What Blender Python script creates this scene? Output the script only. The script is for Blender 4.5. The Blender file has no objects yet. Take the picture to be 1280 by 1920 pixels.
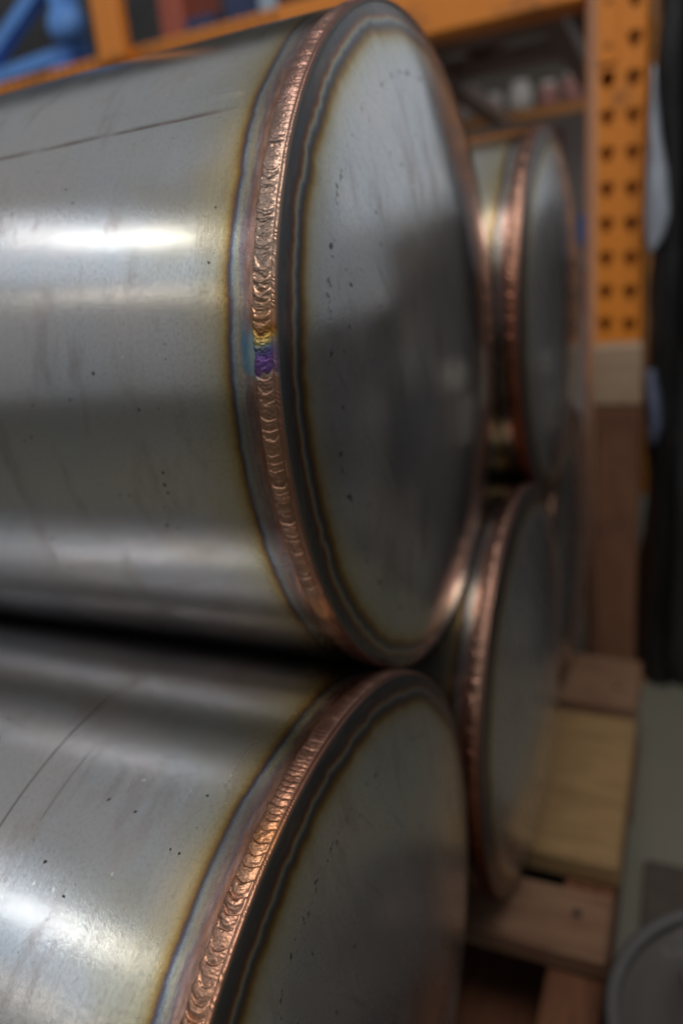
import bpy, math, random
import numpy as np
from mathutils import Matrix, Vector

random.seed(7)
rng = np.random.default_rng(7)
R = 0.15                      # canister radius in metres; most layout below is in units of R
scene = bpy.context.scene
col = scene.collection

# ------------------------------------------------------------------ camera
cam_d = bpy.data.cameras.new('camera')
cam = bpy.data.objects.new('camera', cam_d)
col.objects.link(cam)
scene.camera = cam
cam_d.sensor_fit = 'VERTICAL'
cam_d.sensor_height = 36.0
cam_d.sensor_width = 24.0
cam_d.lens = 36.0 * 1397.76 / 1920.0
cam_d.clip_start = 0.005
cam_d.clip_end = 200.0
YAW, PITCH, ROLL = math.radians(25.405), math.radians(-16.645), math.radians(-5.400)
CAM = Vector((0.7713, -2.3732, 0.2479)) * R
fw = Vector((-math.sin(YAW) * math.cos(PITCH), math.cos(YAW) * math.cos(PITCH), math.sin(PITCH)))
rt = Vector((math.cos(YAW), math.sin(YAW), 0))
up = rt.cross(fw)
rt2 = rt * math.cos(ROLL) + up * math.sin(ROLL)
up2 = -rt * math.sin(ROLL) + up * math.cos(ROLL)
m = Matrix.Identity(4)
for i in range(3):
    m[i][0], m[i][1], m[i][2], m[i][3] = rt2[i], up2[i], -fw[i], CAM[i]
cam.matrix_world = m
cam_d.dof.use_dof = True
cam_d.dof.focus_distance = 1.46 * R
cam_d.dof.aperture_fstop = 5.0
cam_d.dof.aperture_blades = 0

# ------------------------------------------------------------------ world and lamps
world = bpy.data.worlds.new('World')
scene.world = world
world.use_nodes = True
bg = world.node_tree.nodes['Background']
bg.inputs['Strength'].default_value = 0.31
_t = world.node_tree                      # a workshop's ambient light: dimmer towards the floor, even all round
_tc = _t.nodes.new('ShaderNodeTexCoord')
_sp = _t.nodes.new('ShaderNodeSeparateXYZ')
_mr = _t.nodes.new('ShaderNodeMapRange')
_mr.interpolation_type = 'SMOOTHSTEP'
_mr.inputs['From Min'].default_value = -0.15
_mr.inputs['From Max'].default_value = 0.40
_mr.inputs['To Min'].default_value = 0.55
_mr.inputs['To Max'].default_value = 1.0
_mx = _t.nodes.new('ShaderNodeMix')
_mx.data_type = 'RGBA'
_mx.inputs[6].default_value = (0, 0, 0, 1)
_mx.inputs[7].default_value = (0.93, 0.97, 1.0, 1)
_t.links.new(_tc.outputs['Generated'], _sp.inputs[0])
_t.links.new(_sp.outputs[2], _mr.inputs['Value'])
_t.links.new(_mr.outputs[0], _mx.inputs[0])
_t.links.new(_mx.outputs[2], bg.inputs['Color'])


def area_lamp(name, pos, target, sx, sy, power, colour):
    d = bpy.data.lights.new(name, 'AREA')
    d.shape = 'RECTANGLE'
    d.size, d.size_y = sx, sy
    d.energy = power
    d.color = colour
    o = bpy.data.objects.new(name, d)
    col.objects.link(o)
    p = Vector(pos) * R
    o.location = p
    o.rotation_euler = (Vector(target) * R - p).to_track_quat('-Z', 'Y').to_euler()
    return o


area_lamp('workshop_lamp', (-13.2, -11.0, 13.6), (0, 0, 0), 0.46, 0.04, 1.45, (1.0, 0.97, 0.92))
area_lamp('halo_fill', (-14, -13, 13.5), (0, 0, 0), 2.2, 1.0, 3.8, (0.72, 0.86, 1.0))  # added soft source, no known window: cool halo round the shell highlight
area_lamp('bench_lamp', (-11.5, -16.0, 9.2), (0, 0, 0), 1.5, 0.03, 0.9, (1.0, 0.90, 0.74))
area_lamp('rack_fill', (3.0, -5.5, 14), (0, 5, 1), 1.4, 0.8, 28, (1.0, 0.92, 0.82))  # added fill that brightens the rack front, not a known lamp
area_lamp('tail_fill', (-13.4, -11.1, 13.9), (0, 0, 0), 2.6, 0.04, 1.1, (0.95, 0.97, 1.0))  # added strip that lengthens the tails of the shell highlight

area_lamp('cap_fill', (10.5, 25, 10), (0, 0, 0), 2.6, 1.7, 3.4, (0.84, 0.92, 1.0))  # soft source added out of view to lighten end caps and shell tops

vs = scene.view_settings
scene.display_settings.display_device = 'sRGB'
vs.view_transform = 'Standard'
vs.look = 'None'
vs.exposure = 0.0
vs.gamma = 1.0
vs.use_curve_mapping = False
scene.cycles.max_bounces = 14
scene.cycles.glossy_bounces = 12
scene.cycles.use_denoising = True
scene.cycles.sample_clamp_indirect = 6.0


# ------------------------------------------------------------------ node helper
class NT:
    def __init__(self, name):
        self.mat = bpy.data.materials.new(name)
        self.mat.use_nodes = True
        self.t = self.mat.node_tree
        self.t.nodes.clear()
        self.out = self.n('ShaderNodeOutputMaterial')

    def n(self, kind, **kw):
        nd = self.t.nodes.new(kind)
        for k, v in kw.items():
            setattr(nd, k, v)
        return nd

    def put(self, sock, v):
        if hasattr(v, 'links') or isinstance(v, bpy.types.NodeSocket):
            self.t.links.new(v, sock)
        elif isinstance(v, (tuple, list)):
            sock.default_value = tuple(v) + ((1,) if len(v) == 3 and len(sock.default_value) == 4 else ())
        else:
            sock.default_value = v

    def math(self, op, a, b=0.0, c=0.0, clamp=False):
        nd = self.n('ShaderNodeMath', operation=op, use_clamp=clamp)
        for i, v in enumerate((a, b, c)):
            self.put(nd.inputs[i], v)
        return nd.outputs[0]

    def attr(self, name, out='Fac'):
        return self.n('ShaderNodeAttribute', attribute_name=name).outputs[out]

    def comb(self, x, y, z=0.0):
        nd = self.n('ShaderNodeCombineXYZ')
        for i, v in enumerate((x, y, z)):
            self.put(nd.inputs[i], v)
        return nd.outputs[0]

    def noise(self, vec, scale=1.0, detail=2.0, rough=0.5, out=0, distort=0.0):
        nd = self.n('ShaderNodeTexNoise')
        self.put(nd.inputs['Vector'], vec)
        nd.inputs['Scale'].default_value = scale
        nd.inputs['Detail'].default_value = detail
        nd.inputs['Roughness'].default_value = rough
        nd.inputs['Distortion'].default_value = distort
        return nd.outputs[out]

    def voronoi(self, vec, scale=1.0, out='Distance', rand=1.0):
        nd = self.n('ShaderNodeTexVoronoi')
        self.put(nd.inputs['Vector'], vec)
        nd.inputs['Scale'].default_value = scale
        nd.inputs['Randomness'].default_value = rand
        return nd.outputs[out]

    def ramp(self, fac, stops, interp='LINEAR'):
        nd = self.n('ShaderNodeValToRGB')
        cr = nd.color_ramp
        cr.interpolation = interp
        while len(cr.elements) < len(stops):
            cr.elements.new(0.5)
        for e, (p, c) in zip(cr.elements, stops):
            e.position = p
            e.color = tuple(c) + ((1,) if len(c) == 3 else ())
        self.put(nd.inputs[0], fac)
        return nd.outputs[0], nd.outputs[1]

    def smooth(self, v, lo, hi):
        nd = self.n('ShaderNodeMapRange', interpolation_type='SMOOTHSTEP')
        self.put(nd.inputs['Value'], v)
        nd.inputs['From Min'].default_value = lo
        nd.inputs['From Max'].default_value = hi
        return nd.outputs[0]

    def mix(self, fac, a, b, mode='MIX'):
        nd = self.n('ShaderNodeMix', data_type='RGBA', blend_type=mode)
        self.put(nd.inputs[0], fac)
        self.put(nd.inputs[6], a)
        self.put(nd.inputs[7], b)
        return nd.outputs[2]

    def bump(self, h, strength, dist):
        nd = self.n('ShaderNodeBump')
        nd.inputs['Strength'].default_value = strength
        nd.inputs['Distance'].default_value = dist
        self.put(nd.inputs['Height'], h)
        return nd.outputs[0]

    def principled(self, **kw):
        p = self.n('ShaderNodeBsdfPrincipled')
        for k, v in kw.items():
            self.put(p.inputs[k.replace('_', ' ')], v)
        self.t.links.new(p.outputs[0], self.out.inputs[0])
        return p

    def objco(self):
        return self.n('ShaderNodeTexCoord').outputs['Object']

    def vmul(self, v, s):
        nd = self.n('ShaderNodeVectorMath', operation='MULTIPLY')
        self.put(nd.inputs[0], v)
        nd.inputs[1].default_value = s
        return nd.outputs[0]


# ------------------------------------------------------------------ metal materials
SHELL_HAZ = [  # distance from the crease / 0.30, colour with alpha = how oxidised
    (0.000, (0.30, 0.17, 0.13, 1)),
    (0.175, (0.32, 0.18, 0.13, 1)),
    (0.215, (0.42, 0.22, 0.15, 1)),
    (0.240, (0.37, 0.23, 0.20, 1)),
    (0.262, (0.30, 0.24, 0.26, 1)),
    (0.280, (0.37, 0.38, 0.38, 1)),
    (0.300, (0.54, 0.47, 0.31, 1)),
    (0.318, (0.44, 0.44, 0.36, 1)),
    (0.338, (0.33, 0.36, 0.38, 1)),
    (0.356, (0.12, 0.13, 0.20, 1)),
    (0.372, (0.14, 0.10, 0.10, 1)),
    (0.392, (0.33, 0.19, 0.06, 1)),
    (0.425, (0.48, 0.35, 0.15, 0.95)),
    (0.500, (0.55, 0.47, 0.27, 0.60)),
    (0.680, (0.55, 0.50, 0.36, 0.30)),
    (1.000, (0.55, 0.53, 0.47, 0.00)),
]
SHELL_HAZ_B = [  # duller, browner stretch of the same band
    (0.000, (0.26, 0.15, 0.12, 1)),
    (0.165, (0.36, 0.16, 0.10, 1)),
    (0.200, (0.42, 0.20, 0.13, 1)),
    (0.225, (0.27, 0.20, 0.21, 1)),
    (0.255, (0.24, 0.19, 0.20, 1)),
    (0.280, (0.30, 0.22, 0.17, 1)),
    (0.300, (0.26, 0.22, 0.21, 1)),
    (0.322, (0.30, 0.29, 0.27, 1)),
    (0.342, (0.26, 0.27, 0.28, 1)),
    (0.360, (0.13, 0.13, 0.16, 1)),
    (0.376, (0.13, 0.09, 0.07, 1)),
    (0.396, (0.31, 0.18, 0.06, 1)),
    (0.430, (0.46, 0.34, 0.15, 0.95)),
    (0.520, (0.52, 0.44, 0.24, 0.60)),
    (0.700, (0.54, 0.48, 0.32, 0.30)),
    (1.000, (0.55, 0.53, 0.47, 0.00)),
]
HEAD_HAZ = [
    (0.000, (0.26, 0.25, 0.24, 1)),
    (0.020, (0.22, 0.21, 0.21, 1)),
    (0.045, (0.130, 0.125, 0.125, 1)),
    (0.130, (0.105, 0.102, 0.106, 1)),
    (0.185, (0.105, 0.085, 0.082, 1)),
    (0.215, (0.20, 0.085, 0.055, 1)),
    (0.240, (0.29, 0.18, 0.11, 1)),
    (0.262, (0.35, 0.30, 0.21, 1)),
    (0.285, (0.24, 0.25, 0.24, 1)),
    (0.312, (0.13, 0.13, 0.15, 1)),
    (0.345, (0.105, 0.085, 0.080, 1)),
    (0.385, (0.18, 0.11, 0.05, 1)),
    (0.430, (0.32, 0.20, 0.075, 1)),
    (0.480, (0.42, 0.33, 0.17, 0.85)),
    (0.600, (0.50, 0.47, 0.33, 0.50)),
    (0.780, (0.52, 0.51, 0.43, 0.25)),
    (1.000, (0.55, 0.55, 0.52, 0.00)),
]


def steel_core(t, s, a, seed, grain=1.0):
    """Colour, roughness and relief of plain sheet steel in the (s, a) unrolling."""
    mott = t.noise(t.comb(t.math('MULTIPLY', s, 2.2), t.math('MULTIPLY', a, 2.4), seed), 1.0, 3, 0.6)
    grime = t.noise(t.comb(t.math('MULTIPLY', s, 9.0), t.math('MULTIPLY', a, 3.0), seed + 3), 1.0, 3, 0.65)
    streak = t.noise(t.comb(t.math('MULTIPLY', s, 160.0), t.math('MULTIPLY', a, 3.2), seed), 1.0, 3, 0.6)
    fine = t.noise(t.comb(t.math('MULTIPLY', s, 120.0), t.math('MULTIPLY', a, 95.0), seed), 1.0, 3, 0.8)
    base = t.mix(t.smooth(mott, 0.30, 0.70), (0.65, 0.605, 0.585), (0.575, 0.592, 0.615))
    base = t.mix(t.math('MULTIPLY', t.smooth(grime, 0.50, 0.72), 0.50), base, (0.37, 0.30, 0.275))
    base = t.mix(t.math('MULTIPLY', t.smooth(streak, 0.45, 0.8), 0.10 * grain), base, (0.30, 0.29, 0.29))
    base = t.mix(t.math('MULTIPLY', t.smooth(fine, 0.44, 0.78), 0.36), base, (0.25, 0.235, 0.23))
    # specks: small dark pits and small bright nicks, in drifts
    uv = t.comb(t.math('MULTIPLY', s, 34.0), t.math('MULTIPLY', a, 34.0), seed)
    uvw = t.n('ShaderNodeVectorMath', operation='ADD')
    t.put(uvw.inputs[0], uv)
    wob = t.n('ShaderNodeVectorMath', operation='SCALE')
    t.put(wob.inputs[0], t.noise(uv, 2.3, 2, 0.5, out=1))
    wob.inputs[3].default_value = 0.35
    t.put(uvw.inputs[1], wob.outputs[0])
    vd = t.voronoi(uvw.outputs[0], 1.0)
    vc = t.n('ShaderNodeSeparateColor')
    vn = t.n('ShaderNodeTexVoronoi')
    t.put(vn.inputs['Vector'], uvw.outputs[0])
    vn.inputs['Scale'].default_value = 1.0
    t.put(vc.inputs[0], vn.outputs['Color'])
    drift = t.noise(t.comb(t.math('MULTIPLY', s, 3.0), t.math('MULTIPLY', a, 3.0), seed + 9), 1.0, 2)
    rad = t.math('MULTIPLY', vc.outputs[0], 0.19)
    rad = t.math('MULTIPLY', rad, t.smooth(drift, 0.34, 0.62))
    speck = t.math('LESS_THAN', vd, rad)
    dark = t.math('MULTIPLY', speck, t.math('GREATER_THAN', vc.outputs[1], 0.42))
    lite = t.math('MULTIPLY', speck, t.math('LESS_THAN', vc.outputs[1], 0.10))
    rough = t.math('ADD', 0.125, t.math('MULTIPLY', streak, 0.06 * grain))
    rough = t.math('ADD', rough, t.math('MULTIPLY', mott, 0.05))
    rough = t.math('ADD', rough, t.math('MULTIPLY', fine, 0.06))
    rough = t.math('ADD', rough, t.math('MULTIPLY', t.smooth(grime, 0.42, 0.70), 0.045))
    return base, rough, streak, fine, dark, lite, mott, grime


def shell_material(name, seed, feature=False, scratch=False):
    t = NT(name)
    s, a = t.attr('s'), t.attr('ang')
    base, rough, streak, fine, dark, lite, mott, grime = steel_core(t, s, a, seed)
    w1 = t.noise(t.comb(t.math('MULTIPLY', s, 3.0), t.math('MULTIPLY', a, 3.6), seed), 1.0, 2, 0.5)
    w2 = t.noise(t.comb(t.math('MULTIPLY', s, 8.0), t.math('MULTIPLY', a, 26.0), seed), 1.0, 3, 0.6)
    w3 = t.noise(t.comb(t.math('MULTIPLY', s, 30.0), t.math('MULTIPLY', a, 7.0), seed + 4), 1.0, 3, 0.6)
    tt = t.math('ADD', s, t.math('MULTIPLY', t.math('SUBTRACT', w1, 0.5), 0.030))
    tt = t.math('ADD', tt, t.math('MULTIPLY', t.math('SUBTRACT', w2, 0.5), 0.010))
    # inner bands wander more than the clean outer edge
    inner = t.smooth(s, 0.115, 0.075)
    tt = t.math('ADD', tt, t.math('MULTIPLY', t.math('MULTIPLY', t.math('SUBTRACT', w3, 0.5), 0.060), inner))
    fac = t.math('DIVIDE', tt, 0.30)
    c1, a1 = t.ramp(fac, SHELL_HAZ)
    c2, a2 = t.ramp(fac, SHELL_HAZ_B)
    if feature:   # bright rainbow from the blue restart upward, browner below it
        duller = t.smooth(t.math('ADD', a, t.math('MULTIPLY', w2, 0.1)), 0.13, 0.02)
        over = t.smooth(t.math('ADD', a, t.math('MULTIPLY', w2, 0.1)), 0.60, 0.80)
        duller = t.math('MAXIMUM', duller, t.math('MULTIPLY', over, 0.75))
        duller = t.math('MAXIMUM', duller, 0.30)
    else:
        duller = t.smooth(t.noise(t.comb(0.0, t.math('MULTIPLY', a, 2.2), seed + 6), 1.0, 1), 0.40, 0.62)
    hz = t.mix(duller, c1, c2)
    # grain in the oxide
    hz = t.mix(t.math('MULTIPLY', t.smooth(w3, 0.45, 0.75), 0.30), hz, (0.30, 0.19, 0.15))
    w4 = t.noise(t.comb(t.math('MULTIPLY', s, 90.0), t.math('MULTIPLY', a, 16.0), seed + 8), 1.0, 4, 0.65)
    near = t.smooth(s, 0.100, 0.070)
    hz = t.mix(t.math('MULTIPLY', t.math('MULTIPLY', t.smooth(w4, 0.42, 0.66), near), 0.65), hz, (0.21, 0.13, 0.11))
    hz = t.mix(t.math('MULTIPLY', t.math('MULTIPLY', t.smooth(w4, 0.50, 0.30), near), 0.55), hz, (0.50, 0.36, 0.32))
    hz = t.mix(t.math('MULTIPLY', t.smooth(fine, 0.42, 0.75), 0.42), hz, (0.12, 0.09, 0.08))
    if feature:   # pale teal tint beside the restart
        e1 = t.math('ADD', a, t.math('MULTIPLY', t.math('SUBTRACT', w3, 0.5), 0.09))
        e1 = t.math('ADD', e1, t.math('MULTIPLY', t.math('SUBTRACT', s, 0.065), -1.1))
        e1 = t.math('ADD', e1, t.math('MULTIPLY', t.math('SUBTRACT', w2, 0.5), 0.03))
        band = t.math('MULTIPLY', t.smooth(e1, 0.080, 0.100), t.smooth(e1, 0.215, 0.150))
        band = t.math('MULTIPLY', band, t.math('MULTIPLY', t.smooth(s, 0.048, 0.053), t.smooth(t.math('ADD', s, t.math('MULTIPLY', t.math('SUBTRACT', w2, 0.5), 0.02)), 0.092, 0.076)))
        teal = t.mix(t.smooth(w3, 0.35, 0.65), (0.34, 0.43, 0.42), (0.12, 0.24, 0.33))
        hz = t.mix(t.math('MULTIPLY', band, 0.95), hz, teal)
    al = t.math('ADD', t.math('MULTIPLY', a1, t.math('SUBTRACT', 1.0, duller)), t.math('MULTIPLY', a2, duller))
    straw = t.math('MULTIPLY', t.smooth(s, 0.60, 0.10), t.smooth(w1, 0.42, 0.66))
    base = t.mix(t.math('MULTIPLY', straw, 0.5), base, (0.50, 0.42, 0.24))
    colr = t.mix(al, base, hz)
    clean = t.smooth(s, 0.12, 0.16)
    colr = t.mix(t.math('MULTIPLY', dark, clean), colr, (0.09, 0.075, 0.07))
    colr = t.mix(t.math('MULTIPLY', lite, clean), colr, (0.74, 0.74, 0.73))
    colr = t.mix(t.math('MULTIPLY', t.attr('edge'), t.smooth(w2, 0.25, 0.60)), colr, (0.20, 0.125, 0.11))
    if scratch:
        sw = t.math('ADD', s, t.math('MULTIPLY', t.math('SUBTRACT', t.noise(t.comb(0.0, t.math('MULTIPLY', a, 4.0), seed), 1.0, 2), 0.5), 0.012))
        for s0, a0, a1_, wd, dk in ((0.655, 0.86, 1.60, 0.0022, 0.85), (0.560, 1.13, 1.40, 0.0016, 0.55), (0.505, 1.245, 1.285, 0.011, 0.65)):
            ln = t.math('LESS_THAN', t.math('ABSOLUTE', t.math('SUBTRACT', sw, s0)), wd)
            if wd > 0.01:
                ln = t.math('MULTIPLY', ln, t.smooth(streak, 0.48, 0.55))
            ln = t.math('MULTIPLY', ln, t.math('MULTIPLY', t.smooth(a, a0, a0 + 0.03), t.smooth(a, a1_, a1_ - 0.12)))
            colr = t.mix(t.math('MULTIPLY', ln, dk), colr, (0.13, 0.08, 0.075))
    rough = t.math('ADD', rough, t.math('MULTIPLY', al, 0.05))
    h = t.math('ADD', t.math('MULTIPLY', streak, 0.2), t.math('MULTIPLY', fine, 0.8))
    h = t.math('SUBTRACT', h, t.math('MULTIPLY', dark, 1.0))
    tan = t.n('ShaderNodeTangent', direction_type='RADIAL', axis='X').outputs[0]
    t.principled(Base_Color=colr, Metallic=1.0, Roughness=rough, Anisotropic=0.62, Anisotropic_Rotation=0.25, Tangent=tan,
                 Normal=t.bump(h, 0.09, 0.0004))
    return t.mat


def head_material(name, seed, dull=0.0):
    t = NT(name)
    s, a = t.attr('s'), t.attr('ang')
    co = t.objco()
    sep = t.n('ShaderNodeSeparateXYZ')
    t.put(sep.inputs[0], co)
    u = t.math('DIVIDE', sep.outputs[1], R)
    v = t.math('DIVIDE', sep.outputs[2], R)
    base, rough, streak, fine, dark, lite, mott, grime = steel_core(t, u, v, seed, 0.0)
    w1 = t.noise(t.comb(0.3, t.math('MULTIPLY', a, 2.6), seed), 1.0, 2, 0.5)
    w2 = t.noise(t.comb(t.math('MULTIPLY', s, 6.0), t.math('MULTIPLY', a, 14.0), seed), 1.0, 3, 0.55)
    w3 = t.noise(t.comb(t.math('MULTIPLY', s, 30.0), t.math('MULTIPLY', a, 40.0), seed), 1.0, 3, 0.55)
    tt = t.math('ADD', s, t.math('MULTIPLY', t.math('SUBTRACT', w1, 0.5), 0.050))
    tt = t.math('ADD', tt, t.math('MULTIPLY', t.math('SUBTRACT', w2, 0.5), 0.026))
    tt = t.math('ADD', tt, t.math('MULTIPLY', t.math('SUBTRACT', w3, 0.5), 0.007))
    tt = t.mix(t.smooth(s, 0.0, 0.03), t.comb(s, s, s), t.comb(tt, tt, tt))
    c1, a1 = t.ramp(t.math('DIVIDE', tt, 0.205), HEAD_HAZ)
    hz = t.mix(t.math('MULTIPLY', t.smooth(w3, 0.5, 0.8), 0.35), c1, (0.15, 0.11, 0.09))
    w4 = t.noise(t.comb(t.math('MULTIPLY', s, 55.0), t.math('MULTIPLY', a, 9.0), seed + 5), 1.0, 4, 0.65)
    inb = t.smooth(s, 0.055, 0.035)
    hz = t.mix(t.math('MULTIPLY', t.math('MULTIPLY', t.smooth(w4, 0.48, 0.70), inb), 0.7), hz, (0.19, 0.145, 0.13))
    hz = t.mix(t.math('MULTIPLY', t.math('MULTIPLY', t.smooth(w4, 0.45, 0.28), inb), 0.6), hz, (0.10, 0.13, 0.17))
    colr = t.mix(a1, base, hz)
    # ring of pits left by tooling, a little inside the tint
    pit = t.noise(t.comb(t.math('MULTIPLY', u, 48.0), t.math('MULTIPLY', v, 48.0), seed), 1.0, 3, 0.7)
    rw = t.math('ADD', s, t.math('MULTIPLY', t.math('SUBTRACT', w2, 0.5), 0.05))
    ring = t.math('MULTIPLY', t.smooth(rw, 0.172, 0.181), t.smooth(rw, 0.200, 0.188))
    gate = t.smooth(t.noise(t.comb(1.7, t.math('MULTIPLY', a, 7.0), seed), 1.0, 2), 0.36, 0.50)
    pits = t.math('MULTIPLY', t.math('MULTIPLY', t.smooth(pit, 0.55, 0.62), ring), gate)
    colr = t.mix(t.math('MULTIPLY', pits, 0.85), colr, (0.06, 0.055, 0.05))
    clean = t.smooth(s, 0.17, 0.22)
    colr = t.mix(t.math('MULTIPLY', dark, clean), colr, (0.10, 0.09, 0.085))
    colr = t.mix(t.math('MULTIPLY', lite, clean), colr, (0.80, 0.80, 0.79))
    # faint handling scratches in two directions
    sc1 = t.noise(t.comb(t.math('ADD', t.math('MULTIPLY', u, 60.0), t.math('MULTIPLY', v, 38.0)),
                         t.math('SUBTRACT', t.math('MULTIPLY', u, 1.6), t.math('MULTIPLY', v, 2.4)), seed), 1.0, 3, 0.6)
    scr = t.math('MULTIPLY', t.smooth(sc1, 0.62, 0.68), t.math('MULTIPLY', clean, 0.38))
    colr = t.mix(scr, colr, (0.25, 0.24, 0.24))
    smear = t.noise(t.comb(t.math('ADD', t.math('MULTIPLY', u, 5.0), t.math('MULTIPLY', v, 2.0)),
                           t.math('SUBTRACT', t.math('MULTIPLY', v, 1.5), u), seed + 2), 1.0, 4, 0.6)
    rough = t.math('ADD', t.math('ADD', rough, dull), t.math('MULTIPLY', t.smooth(smear, 0.35, 0.75), 0.07))
    rough = t.math('ADD', rough, t.math('MULTIPLY', a1, 0.06))
    h = t.math('SUBTRACT', t.math('MULTIPLY', fine, 0.6), t.math('MULTIPLY', pits, 1.5))
    t.principled(Base_Color=colr, Metallic=1.0, Roughness=rough, Normal=t.bump(h, 0.08, 0.0004))
    return t.mat


def bead_material():
    t = NT('weld_metal')
    s, a = t.attr('s'), t.attr('ang')
    c = t.attr('col', 'Color')
    f1 = t.noise(t.comb(t.math('MULTIPLY', s, 260.0), t.math('MULTIPLY', a, 260.0), 0.0), 1.0, 3, 0.65)
    f2 = t.noise(t.comb(t.math('MULTIPLY', s, 60.0), t.math('MULTIPLY', a, 90.0), 5.0), 1.0, 3, 0.6)
    cc = t.mix(t.math('MULTIPLY', t.smooth(f1, 0.48, 0.80), 0.45), c, t.mix(1.0, c, (0.35, 0.30, 0.28), 'MULTIPLY'))
    cc = t.mix(t.math('MULTIPLY', t.smooth(f2, 0.55, 0.80), 0.35), cc, (0.62, 0.44, 0.34))
    rough = t.math('ADD', 0.31, t.math('MULTIPLY', f1, 0.16))
    t.principled(Base_Color=cc, Metallic=1.0, Roughness=rough, Normal=t.bump(f1, 0.22, 0.0003))
    return t.mat


BEAD = bead_material()


# ------------------------------------------------------------------ mesh helpers
def mesh_obj(name, verts, faces, mat, parent=None, smooth=False, attrs=None, loc=None):
    me = bpy.data.meshes.new(name)
    me.from_pydata([tuple(v) for v in verts], [], [tuple(f) for f in faces])
    if smooth:
        me.polygons.foreach_set('use_smooth', np.ones(len(me.polygons), dtype=bool))
    for k, arr in (attrs or {}).items():
        arr = np.asarray(arr, dtype=np.float32)
        if arr.ndim == 1:
            at = me.attributes.new(k, 'FLOAT', 'POINT')
            at.data.foreach_set('value', arr)
        else:
            at = me.attributes.new(k, 'FLOAT_COLOR', 'POINT')
            at.data.foreach_set('color', np.c_[arr, np.ones(len(arr))].astype(np.float32).ravel())
    if mat:
        me.materials.append(mat)
    me.update()
    o = bpy.data.objects.new(name, me)
    col.objects.link(o)
    if parent:
        o.parent = parent
    if loc is not None:
        o.location = loc
    return o


def grid_faces(nr, nc):
    i = np.arange(nr - 1)[:, None] * nc + np.arange(nc - 1)[None]
    i = i.ravel()
    return np.c_[i, i + 1, i + nc + 1, i + nc]


def vnoise(x, seed, period=4096):
    g = np.random.default_rng(seed).random(period)
    i = np.floor(x).astype(int)
    f = x - i
    f = f * f * (3 - 2 * f)
    return g[i % period] * (1 - f) + g[(i + 1) % period] * f


def vnoise2(x, y, seed):
    g = np.random.default_rng(seed).random((256, 256))
    i, j = np.floor(x).astype(int), np.floor(y).astype(int)
    f, h = x - i, y - j
    f, h = f * f * (3 - 2 * f), h * h * (3 - 2 * h)
    a, b = g[i % 256, j % 256], g[(i + 1) % 256, j % 256]
    c, d = g[i % 256, (j + 1) % 256], g[(i + 1) % 256, (j + 1) % 256]
    return (a * (1 - f) + b * f) * (1 - h) + (c * (1 - f) + d * f) * h


def empty(name, loc, label=None, cat=None, group=None):
    o = bpy.data.objects.new(name, None)
    o.empty_display_size = 0.05
    col.objects.link(o)
    o.location = loc
    tag(o, label, cat, group)
    return o


def tag(o, label=None, cat=None, group=None, kind=None):
    if label: o['label'] = label
    if cat: o['category'] = cat
    if group: o['group'] = group
    if kind: o['kind'] = kind
    return o


def box_data(x0, x1, y0, y1, z0, z1, bev=0.0, rough=0.0, seed=0):
    """A box with bevelled long and short edges (chamfer) as verts, faces."""
    b = bev
    r = random.Random(seed)
    vs, fs = [], []
    # 24-vertex chamfered box
    P = {}
    for sx in (0, 1):
        for sy in (0, 1):
            for sz in (0, 1):
                X, Y, Z = (x0, x1)[sx], (y0, y1)[sy], (z0, z1)[sz]
                ix, iy, iz = (b, -b)[sx], (b, -b)[sy], (b, -b)[sz]
                for ax in range(3):
                    p = [X + ix, Y + iy, Z + iz]
                    p[ax] = (X, Y, Z)[ax]
                    P[(sx, sy, sz, ax)] = len(vs)
                    vs.append([p[k] + r.uniform(-rough, rough) for k in range(3)])
    def q(*k): fs.append([P[i] for i in k])
    for s in (0, 1):
        f = [(s, 0, 0, 0), (s, 1, 0, 0), (s, 1, 1, 0), (s, 0, 1, 0)]
        q(*(f if s else f[::-1]))
        f = [(0, s, 0, 1), (0, s, 1, 1), (1, s, 1, 1), (1, s, 0, 1)]
        q(*(f if s else f[::-1]))
        f = [(0, 0, s, 2), (1, 0, s, 2), (1, 1, s, 2), (0, 1, s, 2)]
        q(*(f if s else f[::-1]))
    for a_ in (0, 1):
        for b_ in (0, 1):
            f = [(a_, b_, 0, 0), (a_, b_, 1, 0), (a_, b_, 1, 1), (a_, b_, 0, 1)]
            q(*(f if a_ == b_ else f[::-1]))
            f = [(a_, 0, b_, 0), (a_, 0, b_, 2), (a_, 1, b_, 2), (a_, 1, b_, 0)]
            q(*(f if a_ == b_ else f[::-1]))
            f = [(0, a_, b_, 1), (1, a_, b_, 1), (1, a_, b_, 2), (0, a_, b_, 2)]
            q(*(f if a_ == b_ else f[::-1]))
    for sx in (0, 1):
        for sy in (0, 1):
            for sz in (0, 1):
                f = [(sx, sy, sz, 0), (sx, sy, sz, 1), (sx, sy, sz, 2)]
                q(*(f if (sx + sy + sz) % 2 else f[::-1]))
    return vs, fs


def box(name, x0, x1, y0, y1, z0, z1, mat, parent=None, bev=0.01, rough=0.0, seed=0):
    """Box in R units; vertices are stored round the box centre-bottom."""
    org = parent.location if parent else Vector((0, 0, 0))
    cx, cy, cz = (x0 + x1) / 2, (y0 + y1) / 2, z0
    v, f = box_data(x0 - cx, x1 - cx, y0 - cy, y1 - cy, 0, z1 - cz, bev, rough, seed)
    v = [[c * R for c in p] for p in v]
    return mesh_obj(name, v, f, mat, parent, loc=Vector((cx, cy, cz)) * R - org)


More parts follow.
